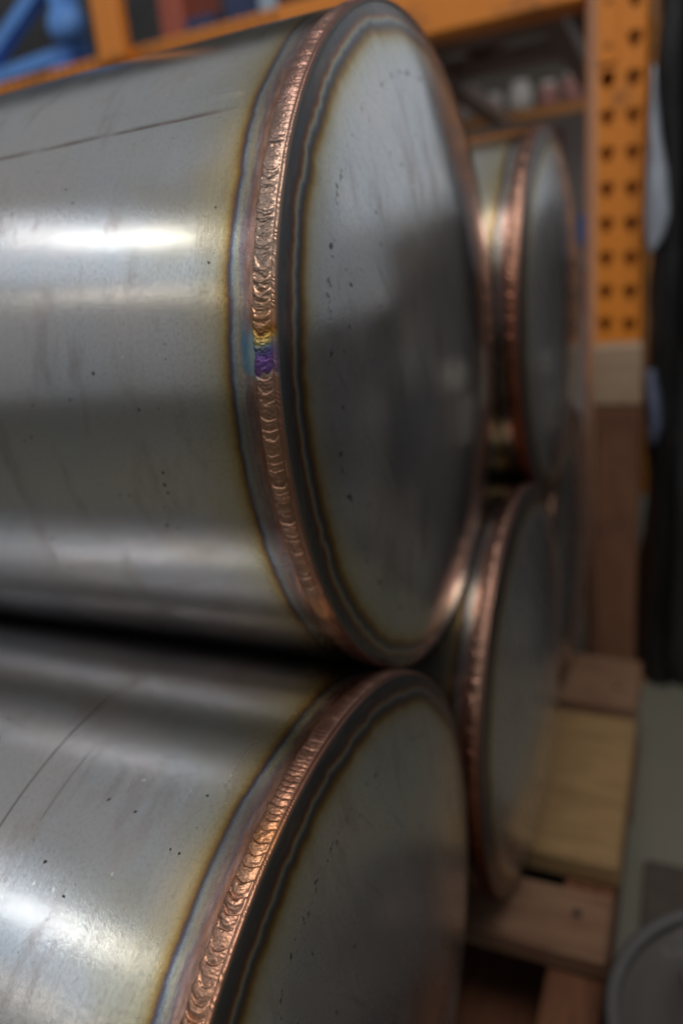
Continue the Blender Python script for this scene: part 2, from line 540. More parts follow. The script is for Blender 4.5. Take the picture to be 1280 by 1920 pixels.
def tube_data(pts, rad, n=12, closed=False):
    """Round bar along a polyline (R units), returns verts, faces."""
    pts = [Vector(p) for p in pts]
    vs, fs = [], []
    N = len(pts)
    prev = None
    for i, p in enumerate(pts):
        if closed:
            d = (pts[(i + 1) % N] - pts[i - 1]).normalized()
        else:
            d = (pts[min(i + 1, N - 1)] - pts[max(i - 1, 0)]).normalized()
        ref = prev if prev is not None else (Vector((0, 0, 1)) if abs(d.z) < 0.9 else Vector((1, 0, 0)))
        u = (ref - d * ref.dot(d)).normalized()
        prev = u
        w = d.cross(u)
        rr = rad[i] if isinstance(rad, (list, tuple)) else rad
        for k in range(n):
            a = 2 * math.pi * k / n
            vs.append((p + u * math.cos(a) * rr + w * math.sin(a) * rr) * R)
    M = N if closed else N - 1
    for i in range(M):
        j = (i + 1) % N
        for k in range(n):
            k2 = (k + 1) % n
            fs.append((i * n + k, i * n + k2, j * n + k2, j * n + k))
    if not closed:
        fs.append(tuple(range(n))[::-1])
        fs.append(tuple((N - 1) * n + k for k in range(n)))
    return vs, fs


def lathe_data(profile, n=48):
    """Profile of (radius, z) in R units turned about Z."""
    vs, fs = [], []
    for r_, z_ in profile:
        for k in range(n):
            a = 2 * math.pi * k / n
            vs.append((r_ * math.cos(a) * R, r_ * math.sin(a) * R, z_ * R))
    for i in range(len(profile) - 1):
        for k in range(n):
            k2 = (k + 1) % n
            fs.append((i * n + k, i * n + k2, (i + 1) * n + k2, (i + 1) * n + k))
    return vs, fs


# ------------------------------------------------------------------ plain materials
def wood_material(name, c1, c2, c3, seed, rough=0.8, axis=0):
    t = NT(name)
    co = t.objco()
    k = [14.0, 130.0, 130.0]
    if axis == 2: k = [130.0, 130.0, 14.0]
    if axis == 1: k = [130.0, 14.0, 130.0]
    rnd = t.n('ShaderNodeObjectInfo').outputs['Random']
    off = t.n('ShaderNodeVectorMath', operation='ADD')
    t.put(off.inputs[0], t.vmul(co, k))
    t.put(off.inputs[1], t.comb(t.math('MULTIPLY', rnd, 40.0), seed, 0.0))
    g = t.noise(off.outputs[0], 1.0, 5, 0.62, distort=0.6)
    big = t.noise(t.vmul(co, (9, 9, 9)), 1.0, 4, 0.6)
    c = t.mix(t.smooth(g, 0.3, 0.7), c1, c2)
    c = t.mix(t.math('MULTIPLY', t.smooth(big, 0.48, 0.72), 0.75), c, c3)
    c = t.mix(t.math('MULTIPLY', rnd, 0.25), c, c2)
    t.principled(Base_Color=c, Roughness=rough, Specular_IOR_Level=0.25, Normal=t.bump(g, 0.35, 0.002))
    return t.mat


def paint_material(name, c, seed=0.0, rough=0.45, wear=(0.12, 0.08, 0.05), amount=0.35, bump=0.05, spec=0.5):
    t = NT(name)
    co = t.objco()
    n = t.noise(co, 16.0, 5, 0.65)
    n2 = t.noise(co, 90.0, 4, 0.6)
    w = t.math('MULTIPLY', t.smooth(t.math('ADD', n, t.math('MULTIPLY', n2, 0.25)), 0.66, 0.80), amount)
    cc = t.mix(t.math('MULTIPLY', n, 0.3), c, tuple(x * 0.7 for x in c))
    cc = t.mix(w, cc, wear)
    r_ = t.math('ADD', rough, t.math('MULTIPLY', n2, 0.12))
    t.principled(Base_Color=cc, Roughness=r_, Specular_IOR_Level=spec, Normal=t.bump(n2, bump, 0.001))
    return t.mat


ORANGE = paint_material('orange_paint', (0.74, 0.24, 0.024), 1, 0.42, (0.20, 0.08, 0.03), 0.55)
ORANGE_SHADE = paint_material('shaded_orange_paint', (0.40, 0.16, 0.03), 1, 0.5, (0.12, 0.06, 0.03), 0.5)  # darker copy of the orange, the rear beam's shade put into the colour
BLUE = paint_material('blue_paint', (0.12, 0.33, 0.85), 2, 0.45, (0.03, 0.06, 0.18), 0.5)
NAVY = paint_material('navy_print', (0.03, 0.045, 0.13), 2, 0.5, (0.10, 0.10, 0.12), 0.4)
PALEBLUE = paint_material('pale_blue_print', (0.40, 0.52, 0.66), 2, 0.5, (0.2, 0.25, 0.3), 0.4)
RED = paint_material('red_print', (0.42, 0.10, 0.06), 2, 0.5, (0.2, 0.08, 0.05), 0.4)
GREEN = paint_material('green_print', (0.10, 0.25, 0.15), 2, 0.5, (0.05, 0.1, 0.05), 0.4)
WHITE = paint_material('white_plastic', (0.52, 0.50, 0.48), 3, 0.4, (0.4, 0.38, 0.35), 0.3)
DARK = paint_material('dark_grey_paint', (0.035, 0.035, 0.038), 4, 0.5, (0.07, 0.06, 0.05), 0.5)
CARTON = paint_material('brown_card', (0.26, 0.17, 0.11), 5, 0.8, (0.16, 0.10, 0.07), 0.6, spec=0.2)
CARTON_PALE = paint_material('pale_card', (0.50, 0.44, 0.42), 5, 0.8, (0.36, 0.28, 0.27), 0.6, spec=0.2)
PINKPRINT = paint_material('pink_print', (0.36, 0.18, 0.17), 5, 0.7, (0.36, 0.2, 0.2), 0.5, spec=0.2)
GALV = paint_material('dull_steel', (0.24, 0.21, 0.20), 6, 0.5, (0.14, 0.10, 0.08), 0.6)
PAILRIM = paint_material('grey_steel_rim', (0.068, 0.064, 0.066), 6, 0.5, (0.12, 0.10, 0.09), 0.5)
PAIL = paint_material('charcoal_steel', (0.050, 0.043, 0.041), 6, 0.5, (0.12, 0.10, 0.09), 0.6, 0.15)
DARKMAT = paint_material('brown_rubber', (0.055, 0.045, 0.038), 6, 0.6, (0.09, 0.07, 0.055), 0.6, 0.2)
TAN = wood_material('tan_wood', (0.28, 0.18, 0.085), (0.20, 0.125, 0.058), (0.12, 0.07, 0.035), 1.0)
OLDWOOD = wood_material('weathered_wood', (0.22, 0.135, 0.085), (0.13, 0.066, 0.04), (0.07, 0.026, 0.015), 2.0)
REDWOOD = wood_material('red_brown_wood', (0.17, 0.075, 0.04), (0.10, 0.04, 0.022), (0.06, 0.03, 0.02), 3.0, axis=1)
POSTWOOD = wood_material('brown_post_wood', (0.20, 0.095, 0.055), (0.13, 0.058, 0.033), (0.08, 0.036, 0.022), 4.0, axis=2)
BLOCKWOOD = wood_material('pale_block_wood', (0.42, 0.31, 0.22), (0.33, 0.23, 0.16), (0.25, 0.17, 0.11), 5.0)


def concrete_material():
    t = NT('concrete')
    co = t.objco()
    n = t.noise(co, 3.0, 6, 0.65)
    n2 = t.noise(co, 60.0, 5, 0.7)
    st = t.noise(co, 1.3, 4, 0.6)
    c = t.mix(n, (0.115, 0.112, 0.088), (0.19, 0.183, 0.15))
    c = t.mix(t.math('MULTIPLY', t.smooth(n2, 0.5, 0.75), 0.4), c, (0.14, 0.135, 0.11))
    c = t.mix(t.math('MULTIPLY', t.smooth(st, 0.58, 0.70), 0.6), c, (0.11, 0.10, 0.085))
    t.principled(Base_Color=c, Roughness=0.6, Normal=t.bump(n2, 0.2, 0.003))
    return t.mat


def wall_material():
    t = NT('dark_wall_paint')
    n = t.noise(t.objco(), 2.0, 5, 0.6)
    c = t.mix(n, (0.055, 0.050, 0.043), (0.10, 0.088, 0.072))
    t.principled(Base_Color=c, Roughness=0.8)
    return t.mat


def wrap_material(name, k, rough, pale=0.0):
    t = NT(name)
    co = t.objco()
    n = t.noise(t.vmul(co, (30, 30, 7)), 1.0, 5, 0.6, distort=1.0)
    n2 = t.noise(co, 60.0, 3, 0.6)
    c = t.mix(n, tuple(k * q for q in (0.008, 0.008, 0.009)), tuple(k * q for q in (0.024, 0.023, 0.024)))
    big = t.noise(co, 5.0, 2, 0.5)
    c = t.mix(t.math('MULTIPLY', t.smooth(big, 0.45, 0.62), pale), c, (0.20, 0.19, 0.18))
    h = t.math('ADD', n, t.math('MULTIPLY', n2, 0.15))
    t.principled(Base_Color=c, Roughness=rough, Specular_IOR_Level=0.32, Normal=t.bump(h, 0.5, 0.006))
    return t.mat


# ------------------------------------------------------------------ setting
DECK = -2.732
FLOOR = -3.60
fl = 160
o = mesh_obj('floor', [(-fl * R, -fl * R, 0), (fl * R, -fl * R, 0), (fl * R, fl * R, 0), (-fl * R, fl * R, 0)],
             [(0, 1, 2, 3)], concrete_material(), loc=(0, 0, FLOOR * R))
tag(o, 'greenish grey concrete workshop floor', kind='structure')
WALLY = 17.0
v, f = box_data(-60 * R, 0.6 * R, 0, 1.2 * R, 0, 26 * R)
o = mesh_obj('wall', v, f, wall_material(), loc=(0, WALLY * R, FLOOR * R))
tag(o, 'dark workshop wall far behind the rack', kind='structure')


# ------------------------------------------------------------------ canisters
HEAD_H, HEAD_K = 0.092, 2.5
SHELL_LEN = 6.0


def bead_fields(A, style):
    """pitch (deg), ripple height, colour rows along the weld, by angle A (deg)."""
    if style == 'restart':
        ka = [-180, -60, -33.5, -32.5, -29, -26, -7, -5, 3, 4.8, 9.4, 11.5, 14, 32, 38, 50, 180]
        pit = [1.0, 1.0, 1.0, 1.0, 1.0, .95, .90, 1.5, 1.75, 1.9, 1.9, 1.5, 1.45, 1.5, 0.8, .7, .7]
        amp = [.15, .15, .12, .20, .85, 1.0, .85, .50, .55, .60, .60, .9, 1.1, 1.25, .55, .40, .40]
        cols = [(-180, .34, .20, .16), (-60, .30, .18, .15), (-34, .36, .22, .19), (-32.8, .40, .24, .19),
                (-32.2, .62, .36, .22), (-28.5, .55, .31, .20), (-27, .42, .28, .22), (-15, .42, .26, .20),
                (-6, .42, .25, .17), (3, .44, .27, .20), (4.7, .46, .30, .24), (5.2, .60, .50, .42), (5.5, .20, .10, .36),
                (6.6, .26, .17, .50), (7.0, .22, .12, .42), (8.2, .18, .17, .50), (8.7, .20, .30, .40), (9.2, .60, .55, .28),
                (9.9, .62, .42, .13), (10.6, .40, .18, .05), (11.4, .58, .34, .20), (14, .58, .40, .30),
                (20, .54, .43, .38), (30, .55, .43, .38), (36, .44, .33, .30), (44, .38, .25, .23), (70, .34, .22, .20), (180, .34, .22, .20)]
    elif style == 'coarse':
        ka = [-180, 40, 66, 70, 74, 80, 180]
        pit = [1.75, 1.75, 1.65, 1.5, 1.0, .75, .75]
        amp = [1.6, 2.0, 1.8, 1.1, .45, .35, .35]
        cols = [(-180, .50, .30, .22), (50, .62, .38, .26), (56, .60, .37, .28), (62, .58, .36, .28), (67, .60, .36, .24),
                (71, .62, .33, .18), (74, .48, .27, .19), (80, .40, .23, .18), (90, .34, .21, .18), (180, .32, .2, .18)]
    else:
        ka = [-180, 180]
        pit = [1.5, 1.5]
        amp = [.8, .8]
        cols = [(-180, .28, .11, .07), (-20, .32, .12, .075), (10, .35, .17, .12), (30, .44, .29, .24), (45, .28, .18, .155), (180, .25, .16, .14)]  # pinkish highlight above and red reflection below are put into the colours
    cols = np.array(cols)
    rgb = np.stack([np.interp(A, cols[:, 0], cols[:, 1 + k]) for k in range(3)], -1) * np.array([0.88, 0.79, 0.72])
    return np.interp(A, ka, pit), np.interp(A, ka, amp), rgb


def make_bead(style, parent, seed, res):
    A = np.linspace(-180, 180, res + 1)
    pit, amp, rgb = bead_fields(A, style)
    phase = np.cumsum(np.gradient(A) / pit)
    jit = 0.45 if style == 'coarse' else 1.0
    phase = phase + jit * 0.55 * (vnoise(A * 0.9 + 400, seed) - 0.5) + jit * 0.3 * (vnoise(A * 2.3 + 900, seed + 1) - 0.5)
    NS = 25
    q = np.linspace(-1, 1, NS)            # across the main run: -1 outer toe, +1 towards the crease
    W0, W1 = 0.011, 0.055                 # main run, distance from the crease
    Ag, Q = np.meshgrid(A, q, indexing='ij')
    toe = 0.0035 * (vnoise(A * 0.7 + 300, seed + 2) - 0.5) + 0.0022 * (vnoise(A * 2.2 + 300, seed + 3) - 0.5)
    scal = 0.0012 * np.sin(2 * np.pi * phase) * np.clip(amp, 0, 1)
    W1g = W1 + (toe + scal)[:, None]
    S = W1g + (W0 - W1g) * (Q + 1) / 2
    prof = np.sqrt(np.clip(1 - Q ** 2, 0, 1))
    ph = phase[:, None] + 0.52 * (1 - Q ** 2) + 0.10 * Q + (0.14 if style == 'coarse' else 0.30) * (vnoise2(Ag * 1.4 + 300, Q * 2.2 + 10, seed) - 0.5)
    fr = ph - np.floor(ph)
    dime = np.where(fr < 0.78, np.sin(fr / 0.78 * np.pi / 2), np.cos((fr - 0.78) / 0.22 * np.pi / 2))
    micro = np.sin(2 * np.pi * ph * 4.0) * (0.03 if style == 'coarse' else 0.10)
    idd = np.floor(ph).astype(int)
    rh = np.random.default_rng(seed + 8).random(5000)
    rv = rh[idd % 5000]
    H = prof * (0.0058 + amp[:, None] * 0.0042 * ((dime + micro) * (0.35 + 1.2 * rv) - 0.6))
    H += prof * 0.0014 * (vnoise2(Ag * 5 + 900, Q * 5 + 40, seed + 5) - 0.5)
    Aeff = Ag + (0.75 * (1 - Q ** 2) - 0.3 + 1.1 * (vnoise2(Ag * 1.3 + 700, Q * 2 + 30, seed + 9) - 0.5)) * np.where(amp[:, None] > .1, 1, 0)
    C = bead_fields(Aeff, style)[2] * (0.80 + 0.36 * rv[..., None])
    C = C * (0.90 + 0.20 * vnoise2(Ag * 3 + 500, Q * 4 + 20, seed + 6)[..., None])
    # dark undercut at the outer toe, small second run between main run and crease
    H[:, 0] = -0.0012
    NS2 = 9
    q2 = np.linspace(-1, 1, NS2)
    A2, Q2 = np.meshgrid(A, q2, indexing='ij')
    S2 = W0 + (0.0 - W0) * (Q2 + 1) / 2
    ph2 = phase[:, None] * 2.3 + 0.5 * Q2
    small = 0.5 + 0.5 * np.sin(2 * np.pi * ph2)
    H2 = np.sqrt(np.clip(1 - Q2 ** 2, 0, 1)) * (0.0022 + 0.0022 * small * (np.clip(vnoise(A * 0.8 + 200, seed + 7) * 1.6 - 0.35, 0.05, 1) * np.clip(amp, 0, 1))[:, None]) + 0.0007
    H2[:, -1] = 0.0004
    C2 = np.repeat(rgb[:, None, :] * np.array([0.86, 0.80, 0.78]), NS2, 1)
    if style == 'restart':   # the tinted restart colours only the main run fully
        blk = ((A > 5.0) & (A < 9.6))
        C2[blk] = C2[blk] * 0.5 + np.array([.34, .22, .22]) * 0.5
    Sx = np.concatenate([S, S2[:, 1:]], 1)
    Hx = np.concatenate([H, H2[:, 1:]], 1)
    Cx = np.concatenate([C, C2[:, 1:]], 1)
    # fold over the crease so the bead closes onto the end cap
    Sx = np.concatenate([Sx, np.full((len(A), 1), -0.0022)], 1)
    Hx = np.concatenate([Hx, np.full((len(A), 1), -0.006)], 1)
    Cx = np.concatenate([Cx, np.full((len(A), 1, 3), 0.16)], 1)
    nc = Sx.shape[1]
    rad = 1.0 - 0.004 * np.exp(-(np.clip(Sx, 0, 1) / 0.10) ** 2) + Hx
    an = np.radians(A)[:, None]
    V = np.stack([-Sx, -rad * np.cos(an), rad * np.sin(an)], -1).reshape(-1, 3) * R
    F = grid_faces(len(A), nc)
    return mesh_obj('weld_bead', V, F, BEAD, parent, True,
                    {'s': Sx.ravel(), 'ang': np.repeat(np.radians(A), nc), 'col': Cx.reshape(-1, 3)})


def make_canister(pos, label, shell_mat, head_mat, style, seed, seam_deg, bead_res, dents=1.0):
    """pos: centre of the welded rim in R units; axis along -X."""
    root = empty('steel_canister', Vector((pos[0], pos[1], pos[2] - 1)) * R, label, 'canister',
                 'steel canisters stacked on the pallet')
    off = Vector((0, 0, R))
    # shell
    A = np.linspace(-180, 180, 361)
    s = np.concatenate([np.linspace(0, .3, 31), np.linspace(.3, SHELL_LEN, 60)[1:]])
    Sg, Ag = np.meshgrid(s, A, indexing='ij')
    rad = 1 - 0.004 * np.exp(-(Sg / 0.10) ** 2)
    wave = (vnoise2(Sg * 1.4 + 50, Ag / 22 + 60, seed) - 0.5) * 0.0024 + (vnoise2(Sg * 4 + 50, Ag / 9 + 60, seed + 1) - 0.5) * 0.0005
    fade = np.clip(Sg / 0.25, 0, 1) * np.clip((180 - np.abs(Ag)) / 20, 0, 1)
    rad = rad + wave * dents * fade
    an = np.radians(Ag)
    V = np.stack([-Sg, -rad * np.cos(an), rad * np.sin(an)], -1).reshape(-1, 3) * R
    F = grid_faces(len(s), len(A))[:, ::-1]
    sh = mesh_obj('shell', V, F, shell_mat, root, True, {'s': Sg.ravel(), 'ang': an.ravel()}, loc=off)
    # lengthwise seam: a low flattened strip
    aa = np.radians(seam_deg + 2.0 * np.array([-1, -.90, -.82, -.5, 0, .5, .8, .97, 1]))
    ss = np.linspace(0.125, SHELL_LEN - .02, 90)
    S2, A2 = np.meshgrid(ss, aa, indexing='ij')
    wob = np.radians(0.25) * (vnoise(ss * 5 + 30, seed + 3) - 0.5)
    A2 = A2 + wob[:, None]
    D2 = np.degrees(A2)
    r2 = 1 - 0.004 * np.exp(-(S2 / 0.10) ** 2) + dents * np.clip(S2 / 0.25, 0, 1) * (
        (vnoise2(S2 * 1.4 + 50, D2 / 22 + 60, seed) - 0.5) * 0.0024 + (vnoise2(S2 * 4 + 50, D2 / 9 + 60, seed + 1) - 0.5) * 0.0005)
    r2 = r2 + 0.0007 * np.clip((ss - .125) / .06, 0, 1)[:, None] - 0.0002
    r2[:, 0] -= 0.0008
    r2[:, -1] -= 0.0004
    V = np.stack([-S2, -r2 * np.cos(A2), r2 * np.sin(A2)], -1).reshape(-1, 3) * R
    edge = np.array([[1, 1, .7, 0, 0, 0, 0, 0, 0.0]]) * np.clip((ss - .15) / .1, 0, 1)[:, None]
    mesh_obj('seam_weld', V, grid_faces(len(ss), 9)[:, ::-1], shell_mat, sh, True,
             {'s': S2.ravel(), 'ang': A2.ravel(), 'edge': edge.ravel()})
    # end cap: short rounded corner then a shallow dish
    rr = np.concatenate([np.linspace(1.0, 0.97, 7), np.linspace(0.97, 0.0, 46)[1:]])
    rr[-1] = 0.0005
    xx = HEAD_H * (1 - rr ** HEAD_K) - 0.0035 * np.exp(-((1 - rr) / 0.006))
    dist = np.concatenate([[0], np.cumsum(np.hypot(np.diff(rr), np.diff(xx)))])
    Rg, Ag = np.meshgrid(rr * 0.9965, A, indexing='ij')
    Xg = np.repeat(xx[:, None], len(A), 1)
    yy, zz = -Rg * np.cos(np.radians(Ag)), Rg * np.sin(np.radians(Ag))
    Xg = Xg + (vnoise2(yy * 3 + 50, zz * 3 + 50, seed + 4) - 0.5) * 0.004 * np.clip((1 - Rg) / 0.25, 0, 1)
    V = np.stack([Xg, yy, zz], -1).reshape(-1, 3) * R
    F = grid_faces(len(rr), len(A))
    mesh_obj('end_cap', V, F, head_mat, root, True,
             {'s': np.repeat(dist, len(A)), 'ang': np.radians(Ag).ravel()}, loc=off)
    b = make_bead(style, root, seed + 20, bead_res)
    b.location = off
    # far end plate, closes the can
    n = 48
    v = [(-SHELL_LEN * R, -math.cos(2 * math.pi * k / n) * R * .999, math.sin(2 * math.pi * k / n) * R * .999) for k in range(n)]
    mesh_obj('rear_plate', v, [tuple(range(n))], head_mat, root, False,
             {'s': np.ones(n), 'ang': np.zeros(n)}, loc=off)
    return root


HEAD_A, HEAD_B = head_material('cap_steel', 1.3, -0.05), head_material('cap_steel_dull', 7.9, 0.05)
SH_B = shell_material('shell_steel_plain', 17.0)
make_canister((0, 0, 0), 'upper front steel canister with a blue-violet patch in its copper-coloured rim weld',
              shell_material('shell_steel_tinted', 4.0, feature=True), HEAD_A, 'restart', 31, 42.4, 4800)
make_canister((0.067, -1.0, -1.732), 'lower front steel canister cut off by the picture bottom, with coarse copper weld scales',
              shell_material('shell_steel_scratched', 9.0, scratch=True), HEAD_B, 'coarse', 52, 150, 4800)
make_canister((0.0885, 2.07, -0.035), 'blurred upper canister directly behind the upper front one',
              SH_B, HEAD_B, 'plain', 73, 120, 1800)
make_canister((0.115, 1.005, -1.732), 'blurred lower canister between the front stack and the rearmost canister, standing out furthest',
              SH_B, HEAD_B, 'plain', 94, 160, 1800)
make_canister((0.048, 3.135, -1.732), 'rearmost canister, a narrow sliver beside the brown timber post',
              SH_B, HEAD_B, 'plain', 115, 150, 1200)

# ------------------------------------------------------------------ pallet
EDGE = 0.557
pal = empty('wooden_pallet', Vector((-2.6, 1.2, FLOOR)) * R, 'worn wooden pallet carrying the stack of canisters', 'pallet')
TH = 0.15
for k, (y0, y1, x1, mt, dz) in enumerate(((-2.15, -1.62, 0, OLDWOOD, 0), (-1.45, -0.30, 0, OLDWOOD, 0), (0.40, 0.79, .0, OLDWOOD, -0.012),
                                          (1.0 - .28 + .36, 2.42, .005, TAN, 0), (2.56, 3.27, 0, OLDWOOD, -0.004))):
    if k == 3: y0 = 0.985
    box('deck_board', -6.3, EDGE + x1, y0, y1, DECK - TH, DECK + dz, mt, pal, 0.02, 0.006, k)
for k, (x0, x1) in enumerate(((-6.2, -5.75), (-3.0, -2.55), (0.29, 0.54))):
    box('stringer', x0, x1, -2.15, 3.27, FLOOR + TH, DECK - TH - 0.002, REDWOOD, pal, 0.015, 0.004, k + 20)
for k, (y0, y1) in enumerate(((-2.15, -1.3), (0.2, 1.1), (2.4, 3.27))):
    box('bottom_board', -6.3, EDGE - .01, y0, y1, FLOOR + 0.003, FLOOR + TH - 0.002, REDWOOD, pal, 0.015, 0.006, k + 40)
t = NT('nail_steel'); t.principled(Base_Color=(0.05, 0.04, 0.035), Metallic=0.6, Roughness=0.6)
for y in (2.8, 0.62, -0.55):
    for x in (0.42,):
        v, f = lathe_data([(0.0, .012), (.018, .010), (.020, 0), (.0, -.02)], 10)
        mesh_obj('nail', v, f, t.mat, pal, loc=Vector((x + random.uniform(-.03, .03), y, DECK)) * R - pal.location)

# loose wood on and round the pallet
post = box('timber_post', 0.115, 0.455, 3.98, 4.30, FLOOR + .003, -0.86, POSTWOOD, None, 0.015, 0.004, 61)
tag(post, 'dark red-brown timber post standing behind the pallet beside the rearmost canister', 'post')
blk = box('timber_block', 0.095, 0.462, 3.97, 4.32, -0.858, -0.385, BLOCKWOOD, None, 0.018, 0.004, 62)
tag(blk, 'pale timber block on top of the brown post, below the orange upright', 'block')

mt_ = box('rubber_mat', 0.66, 1.75, -0.7, 2.04, FLOOR + .003, FLOOR + .055, DARKMAT, None, 0.012, 0.004, 64)
tag(mt_, 'dark brown rubber mat on the floor under the charcoal pail', 'mat')

# ------------------------------------------------------------------ pail, bottom right
pr = empty('pail', Vector((1.235, 0.10, FLOOR + .056)) * R, 'squat charcoal steel pail with a paler rim at the pallet corner', 'pail')
v, f = lathe_data([(0.0, .0), (.56, .0), (.575, .02), (.63, .92), (.60, .92), (.585, .90)], 64)
mesh_obj('body', v, f, PAIL, pr, True)
v, f = tube_data([(0.635 * math.cos(a), 0.635 * math.sin(a), .955) for a in np.linspace(0, 2 * math.pi, 64, endpoint=False)], 0.030, 10, True)
mesh_obj('rim', v, f, PAILRIM, pr, True)
v, f = lathe_data([(0.612, .93), (.58, .93), (.56, .90), (.40, .895), (.38, .91), (.0, .915)], 64)
mesh_obj('lid', v, f, PAIL, pr, True)
v, f = lathe_data([(0.09, .90), (.09, .96), (.07, .975), (0, .975)], 20)
mesh_obj('cap', v, f, GALV, pr, True, loc=Vector((-.28, .2, 0)) * R)

# ------------------------------------------------------------------ pallet rack
rack = empty('pallet_rack', Vector((0.23, 4.7, FLOOR)) * R, 'orange steel pallet rack behind the canisters with a slotted upright', 'rack')
ro = rack.location


def upright_data(x0, x1, y0, depth, z0, z1, pitch, zhole, colx, hw, hh, skip):
    """Channel with an added inner plate: front face with two rows of through slots, two side flanges, return lips."""
    vs, fs = [], []
    def quad(*p):
        b = len(vs); vs.extend(p); fs.append(tuple(range(b, b + len(p))))
    th = 0.018
    xs = [x0, (x0 + x1) / 2, x1]
    nrow = int((z1 - z0) / pitch)
    for ci in range(2):
        for k in range(nrow):
            za, zb = z0 + k * pitch, z0 + (k + 1) * pitch
            xa, xb = xs[ci], xs[ci + 1]
            cx, cz = colx[ci], (za + zb) / 2 + zhole[ci]
            if skip(ci, cz):
                quad((xa, y0, za), (xb, y0, za), (xb, y0, zb), (xa, y0, zb)); continue
            out = [(xa, za), ((xa + xb) / 2, za), (xb, za), (xb, (za + zb) / 2), (xb, zb), ((xa + xb) / 2, zb), (xa, zb), (xa, (za + zb) / 2)]
            inn = [(cx - .30 * hw, cz - hh), (cx, cz - 1.1 * hh), (cx + .30 * hw, cz - hh), (cx + .85 * hw, cz + .1 * hh), (cx + .8 * hw, cz + .8 * hh), (cx, cz + hh), (cx - .8 * hw, cz + .8 * hh), (cx - .85 * hw, cz + .1 * hh)]
            b = len(vs)
            vs.extend([(p[0], y0, p[1]) for p in out]); vs.extend([(p[0], y0, p[1]) for p in inn]); vs.extend([(p[0], y0 + th, p[1]) for p in inn])
            for i in range(8):
                j = (i + 1) % 8
                fs.append((b + i, b + j, b + 8 + j, b + 8 + i))
                fs.append((b + 8 + i, b + 8 + j, b + 16 + j, b + 16 + i))
    # chamfered corners, then sides and lips (a folded sheet with thickness)
    ch = 0.085
    quad((x1, y0, z0), (x1 + .02, y0 + .03, z0), (x1 + .02, y0 + .03, z1), (x1, y0, z1))
    for sx, xo in ((-1, x0 - ch), (1, x1 + .02)):
        xi = xo - sx * th
        y1 = y0 + depth
        y0_ = y0 + (ch if sx < 0 else .03)
        quad((xo, y0_, z0), (xo, y1, z0), (xo, y1, z1), (xo, y0_, z1))
        quad((xi, y0 + th, z0), (xi, y1, z0), (xi, y1, z1), (xi, y0 + th, z1))
        quad((xo, y1, z0), (xi, y1, z0), (xi, y1, z1), (xo, y1, z1))
        quad((xi, y1 - th, z0), (xi - sx * .09, y1 - th, z0), (xi - sx * .09, y1 - th, z1), (xi, y1 - th, z1))
    quad((x0 - .06, y0 + depth * .55, z0), (x1, y0 + depth * .55, z0), (x1, y0 + depth * .55, z1), (x0 - .06, y0 + depth * .55, z1))  # inner plate added behind the slots so they look dark
    return [Vector(p) * R - ro for p in vs], fs


UX0, UX1, UY = 0.058, 0.412, 4.5
PITCHU = 0.2655
v, f = upright_data(UX0, UX1, UY, 0.42, FLOOR + .02, 6.2, PITCHU, (0.015, 0.0), (0.145, 0.335), 0.066, 0.060, lambda c, z: c == 0 and z > 1.70)
upr = mesh_obj('upright', v, f, ORANGE, rack)
EDGEP = paint_material('lit_pale_orange_paint', (0.66, 0.42, 0.28), 1, 0.5, (0.5, 0.3, 0.2), 0.4)  # light on the left corner painted in as a paler orange
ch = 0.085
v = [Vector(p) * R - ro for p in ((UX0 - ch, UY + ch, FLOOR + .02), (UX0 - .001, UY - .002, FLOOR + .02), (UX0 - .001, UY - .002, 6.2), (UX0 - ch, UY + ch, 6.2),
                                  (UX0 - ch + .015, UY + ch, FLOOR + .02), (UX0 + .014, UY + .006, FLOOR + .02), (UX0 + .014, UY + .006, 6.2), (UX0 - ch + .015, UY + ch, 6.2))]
es = mesh_obj('lit_edge', v, [(0, 1, 2, 3), (5, 4, 7, 6), (1, 5, 6, 2), (4, 0, 3, 7), (3, 2, 6, 7), (0, 4, 5, 1)], EDGEP, rack)
es['label'] = 'corner of the slotted upright, coloured paler as if lit'
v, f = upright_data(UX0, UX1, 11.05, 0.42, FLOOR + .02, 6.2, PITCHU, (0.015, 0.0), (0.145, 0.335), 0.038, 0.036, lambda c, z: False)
mesh_obj('upright', v, f, ORANGE_SHADE, rack)
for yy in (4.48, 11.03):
    box('foot_plate', UX0 - .12, UX1 + .12, yy - .1, yy + .55, FLOOR + .003, FLOOR + .03, ORANGE_SHADE, rack, 0.006)
B0, B1 = 2.19, 2.71
# box-section beams with a step along the top edge
def beam(y0, mt):
    b = box('front_beam' if y0 < 8 else 'rear_beam', -18, UX0 - .10, y0, y0 + .33, B0, B1, mt, rack, 0.03)
    return b
fb = beam(4.52, ORANGE)
beam(11.05, ORANGE_SHADE)
# connector plate with rivets, at the upright
box('end_plate', UX0 + .004, UX0 + .155, UY - .024, UY - .003, 1.72, 3.1, ORANGE, rack, 0.006)
for zz in (1.85, 2.15, 2.45, 2.75):
    v, f = lathe_data([(.0, .016), (.022, .012), (.026, 0), (0, 0)], 10)
    rv_ = mesh_obj('rivet', v, f, ORANGE_SHADE, rack, True, loc=Vector((UX0 + .09, UY - .024, zz)) * R - ro)
    rv_.rotation_euler = (math.radians(90), 0, 0)
# slot row along the lit top edge of the beam: low ribs
for k in range(34):
    box('rib', -7.2 + k * .135, -7.2 + k * .135 + .06, 4.498, 4.518, B1 - .10, B1 - .015, ORANGE_SHADE, rack, 0.004)
